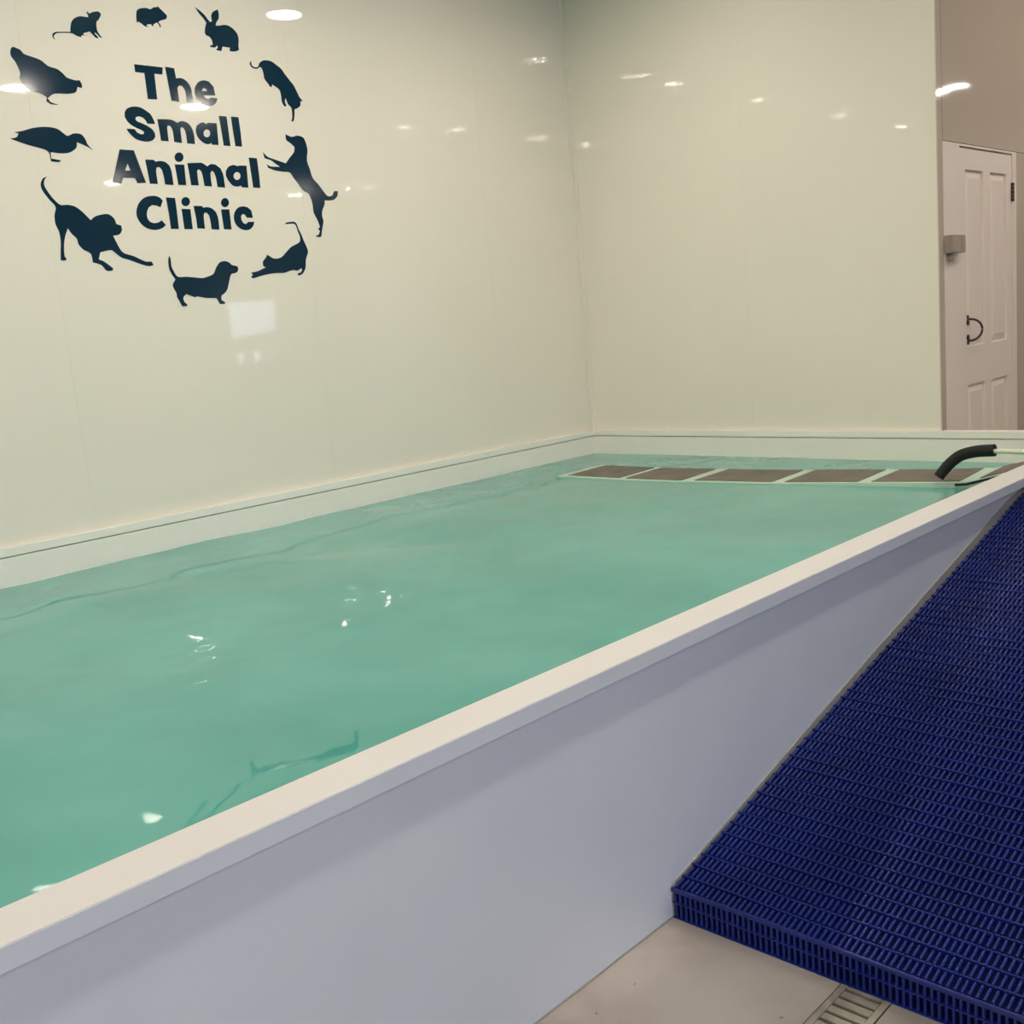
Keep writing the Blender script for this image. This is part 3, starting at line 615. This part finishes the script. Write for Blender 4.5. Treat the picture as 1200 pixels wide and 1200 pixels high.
    ('stretching_cat_decal','animal',[[(-2391.1,2107.5),(-2367.8,2110.8),(-2336.8,2112.7),(-2321.3,2100.3),(-2314.8,2078.4),(-2300.0,2047.0),(-2289.0,2015.4),(-2274.4,1980.4),(-2269.5,1955.0),(-2284.2,1926.5),(-2291.4,1904.3),(-2298.0,1872.5),(-2317.8,1844.3),(-2342.9,1832.8),(-2354.2,1835.6),(-2351.1,1843.5),(-2332.7,1849.4),(-2321.3,1860.3),(-2325.6,1871.5),(-2350.7,1859.3),(-2377.5,1861.5),(-2405.0,1857.3),(-2436.8,1848.6),(-2497.2,1848.4),(-2542.6,1843.3),(-2588.0,1835.1),(-2629.5,1825.5),(-2644.8,1832.0),(-2630.6,1842.3),(-2639.6,1854.8),(-2602.6,1860.1),(-2548.4,1879.0),(-2562.0,1887.0),(-2560.6,1908.5),(-2539.0,1929.8),(-2531.4,1943.5),(-2517.6,1937.2),(-2493.4,1924.5),(-2463.5,1924.1),(-2435.5,1934.7),(-2405.3,1959.4),(-2371.0,1984.2),(-2317.4,2007.5),(-2311.1,2037.5),(-2320.5,2065.8),(-2328.2,2092.4),(-2342.1,2103.3),(-2392.3,2099.7)]]),
    ('basset_decal','animal',[[(-3086.2,1945.4),(-3080.7,1930.2),(-3081.4,1896.4),(-3073.8,1872.5),(-3055.3,1844.9),(-3005.8,1842.9),(-2925.2,1834.6),(-2892.6,1840.7),(-2858.6,1853.8),(-2837.8,1884.9),(-2814.0,1909.0),(-2784.7,1914.8),(-2761.2,1908.1),(-2746.6,1895.5),(-2716.6,1888.9),(-2712.4,1875.3),(-2723.4,1857.8),(-2755.6,1849.6),(-2766.2,1834.0),(-2779.2,1802.4),(-2791.6,1774.5),(-2808.6,1757.3),(-2830.9,1744.0),(-2832.1,1722.9),(-2813.5,1711.5),(-2816.8,1702.7),(-2845.1,1704.0),(-2852.8,1720.2),(-2861.0,1732.9),(-2916.4,1736.8),(-2966.2,1746.4),(-2976.6,1742.7),(-2989.6,1746.6),(-3022.4,1759.9),(-3040.1,1745.1),(-3039.5,1724.5),(-3024.6,1708.3),(-3027.6,1701.5),(-3050.7,1701.6),(-3058.7,1711.5),(-3065.6,1729.0),(-3074.3,1746.5),(-3074.9,1767.0),(-3085.0,1787.8),(-3087.5,1808.3),(-3070.6,1831.6),(-3087.1,1859.2),(-3096.1,1886.5),(-3094.1,1923.6)]]),
    ('bowing_dog_decal','animal',[[(-3621.2,2294.6),(-3635.7,2278.1),(-3639.4,2255.1),(-3627.3,2228.1),(-3608.2,2198.7),(-3581.1,2173.9),(-3549.5,2174.6),(-3516.2,2168.3),(-3485.3,2145.4),(-3451.3,2108.0),(-3428.5,2124.9),(-3391.3,2135.0),(-3360.4,2135.5),(-3337.6,2116.5),(-3331.0,2092.4),(-3308.6,2085.4),(-3308.3,2063.5),(-3325.6,2044.0),(-3355.0,2039.1),(-3344.0,2010.0),(-3319.9,1963.6),(-3269.7,1945.9),(-3214.4,1920.4),(-3181.8,1918.9),(-3173.4,1902.2),(-3196.1,1897.6),(-3232.9,1905.8),(-3288.7,1926.5),(-3329.1,1939.3),(-3356.9,1961.5),(-3375.8,1973.8),(-3428.6,1964.6),(-3441.3,1933.5),(-3415.1,1921.1),(-3378.5,1891.3),(-3382.9,1880.2),(-3411.2,1880.8),(-3432.8,1906.9),(-3471.4,1919.6),(-3475.4,1957.9),(-3507.3,1977.3),(-3525.9,2001.1),(-3529.5,2024.7),(-3550.3,2048.3),(-3563.6,2071.7),(-3581.9,2034.2),(-3592.8,1996.7),(-3597.9,1949.8),(-3590.5,1935.6),(-3598.7,1930.1),(-3617.9,1931.3),(-3612.8,1968.7),(-3605.8,2006.1),(-3605.5,2052.8),(-3616.3,2089.9),(-3615.1,2127.0),(-3604.3,2164.2),(-3627.7,2195.9),(-3650.2,2231.9),(-3655.2,2259.2),(-3641.6,2284.7)]]),
    ('hen_decal','animal',[[(-3680.8,2832.4),(-3652.2,2823.0),(-3636.6,2807.3),(-3571.7,2791.2),(-3538.0,2768.2),(-3501.4,2760.2),(-3478.4,2744.6),(-3461.7,2728.2),(-3424.2,2719.9),(-3404.3,2721.9),(-3397.3,2704.2),(-3399.8,2688.7),(-3418.9,2691.8),(-3432.7,2667.3),(-3466.6,2658.1),(-3531.5,2652.2),(-3563.3,2631.3),(-3550.3,2614.4),(-3516.6,2607.1),(-3551.6,2606.5),(-3571.9,2617.4),(-3566.0,2634.1),(-3588.9,2646.9),(-3648.2,2662.2),(-3672.7,2698.0),(-3667.8,2727.8),(-3679.4,2767.4),(-3695.9,2794.6),(-3691.6,2821.2)]]),
    ('duck_decal','animal',[[(-3733.4,2475.3),(-3695.7,2483.7),(-3650.3,2498.8),(-3592.8,2507.6),(-3543.0,2503.3),(-3514.1,2483.9),(-3499.3,2475.7),(-3468.0,2488.2),(-3435.6,2486.1),(-3419.1,2465.5),(-3412.5,2444.1),(-3389.9,2418.7),(-3417.4,2434.5),(-3461.0,2450.5),(-3468.3,2425.4),(-3501.1,2403.8),(-3540.8,2398.0),(-3588.2,2400.3),(-3589.5,2372.9),(-3545.8,2367.1),(-3556.7,2359.2),(-3591.5,2360.6),(-3595.1,2396.9),(-3614.8,2410.9),(-3680.8,2425.1),(-3756.1,2447.2),(-3727.7,2454.9),(-3716.1,2470.5)]]),
]

def outline(Q, corner=48, n=5):
    """closed curve through Q, rounded where the outline turns gently, sharp where it turns hard"""
    N = len(Q); P = [Vector(q) for q in Q]; sharp = []
    for i in range(N):
        a = P[i]-P[i-1]; c = P[(i+1) % N]-P[i]
        sharp.append(a.length > 0 and c.length > 0 and abs(math.degrees(a.angle_signed(c, 0))) > corner)
    out = []
    for i in range(N):
        p1, p2 = P[i], P[(i+1) % N]; p0 = P[i-1]; p3 = P[(i+2) % N]
        L = (p2-p1).length
        m1 = (p2-p1) if sharp[i] else (p2-p0)*.5
        m2 = (p2-p1) if sharp[(i+1) % N] else (p3-p1)*.5
        if m1.length > L: m1 = m1.normalized()*L
        if m2.length > L: m2 = m2.normalized()*L
        for k in range(n):
            t_ = k/n
            out.append((2*t_**3-3*t_**2+1)*p1 + (t_**3-2*t_**2+t_)*m1 + (-2*t_**3+3*t_**2)*p2 + (t_**3-t_**2)*m2)
    return out
def vinyl(name, loops, parent, origin, straight=False):
    cu = bpy.data.curves.new(name, 'CURVE'); cu.dimensions = '2D'; cu.fill_mode = 'BOTH'; cu.extrude = .0004
    for Q in loops:
        pts = outline([(y/1000-origin[0], z/1000-origin[1]) for y, z in Q], 30 if straight else 55)
        sp = cu.splines.new('POLY'); sp.points.add(len(pts)-1)
        for p, v in zip(sp.points, pts): p.co = (v.x, v.y, 0, 1)
        sp.use_cyclic_u = True
    tmp = bpy.data.objects.new('tmp', cu); COL.objects.link(tmp)
    bpy.context.view_layer.update()
    me = bpy.data.meshes.new_from_object(tmp.evaluated_get(bpy.context.evaluated_depsgraph_get()))
    bpy.data.objects.remove(tmp); bpy.data.curves.remove(cu)
    me.name = name
    # curve XY -> wall YZ
    for v in me.vertices: v.co = Vector((v.co.z, v.co.x, v.co.y))
    me.materials.clear()
    o = bpy.data.objects.new(name, me)
    finish(o, M_teal, parent)
    return o
sign = thing('wall_lettering', 'dark teal lettering reading The Small Animal Clinic on the cream wall', 'sign', (.0008, -3.0, 2.4))
words = {}
LAB = {
 'mouse_decal': ('dark teal mouse silhouette decal with a curled tail', 'between the hen and the hamster'),
 'hamster_decal': ('small dark teal hamster silhouette decal', 'at the top of the ring of animals'),
 'rabbit_decal': ('dark teal rabbit silhouette decal with upright ears', 'above and right of the lettering'),
 'leaping_cat_decal': ('dark teal silhouette decal of a cat leaping down head first', ''),
 'standing_dog_decal': ('dark teal silhouette decal of a dog up on its hind legs', ''),
 'stretching_cat_decal': ('dark teal silhouette decal of a cat stretching low with tail raised', ''),
 'basset_decal': ('dark teal short-legged hound silhouette decal at the bottom of the ring', ''),
 'bowing_dog_decal': ('large dark teal silhouette decal of a dog in a play bow', ''),
 'hen_decal': ('dark teal pecking hen silhouette decal', 'above the duck on the cream wall'),
 'duck_decal': ('dark teal duck silhouette decal', 'below the hen on the cream wall')}
for name, word, loops in SHAPES:
    ys_ = [q[0]/1000 for q in loops[0]]; zs_ = [q[1]/1000 for q in loops[0]]
    if word == 'animal':
        c = (sum(ys_)/len(ys_), sum(zs_)/len(zs_))
        o = vinyl(name, loops, None, c); o.location = (.0008, c[0], c[1])
        a_, b__ = LAB[name]; tag(o, (a_+' '+b__).strip(), 'wall decal', 'animal silhouettes around the lettering')
    else:
        if word not in words:
            w = bpy.data.objects.new('word', None); COL.objects.link(w); w.parent = sign
            w.location = (0, 0, 0); w['label'] = 'the word ' + word; words[word] = w
        o = vinyl(name, loops, words[word], (-3.0, 2.4), True)
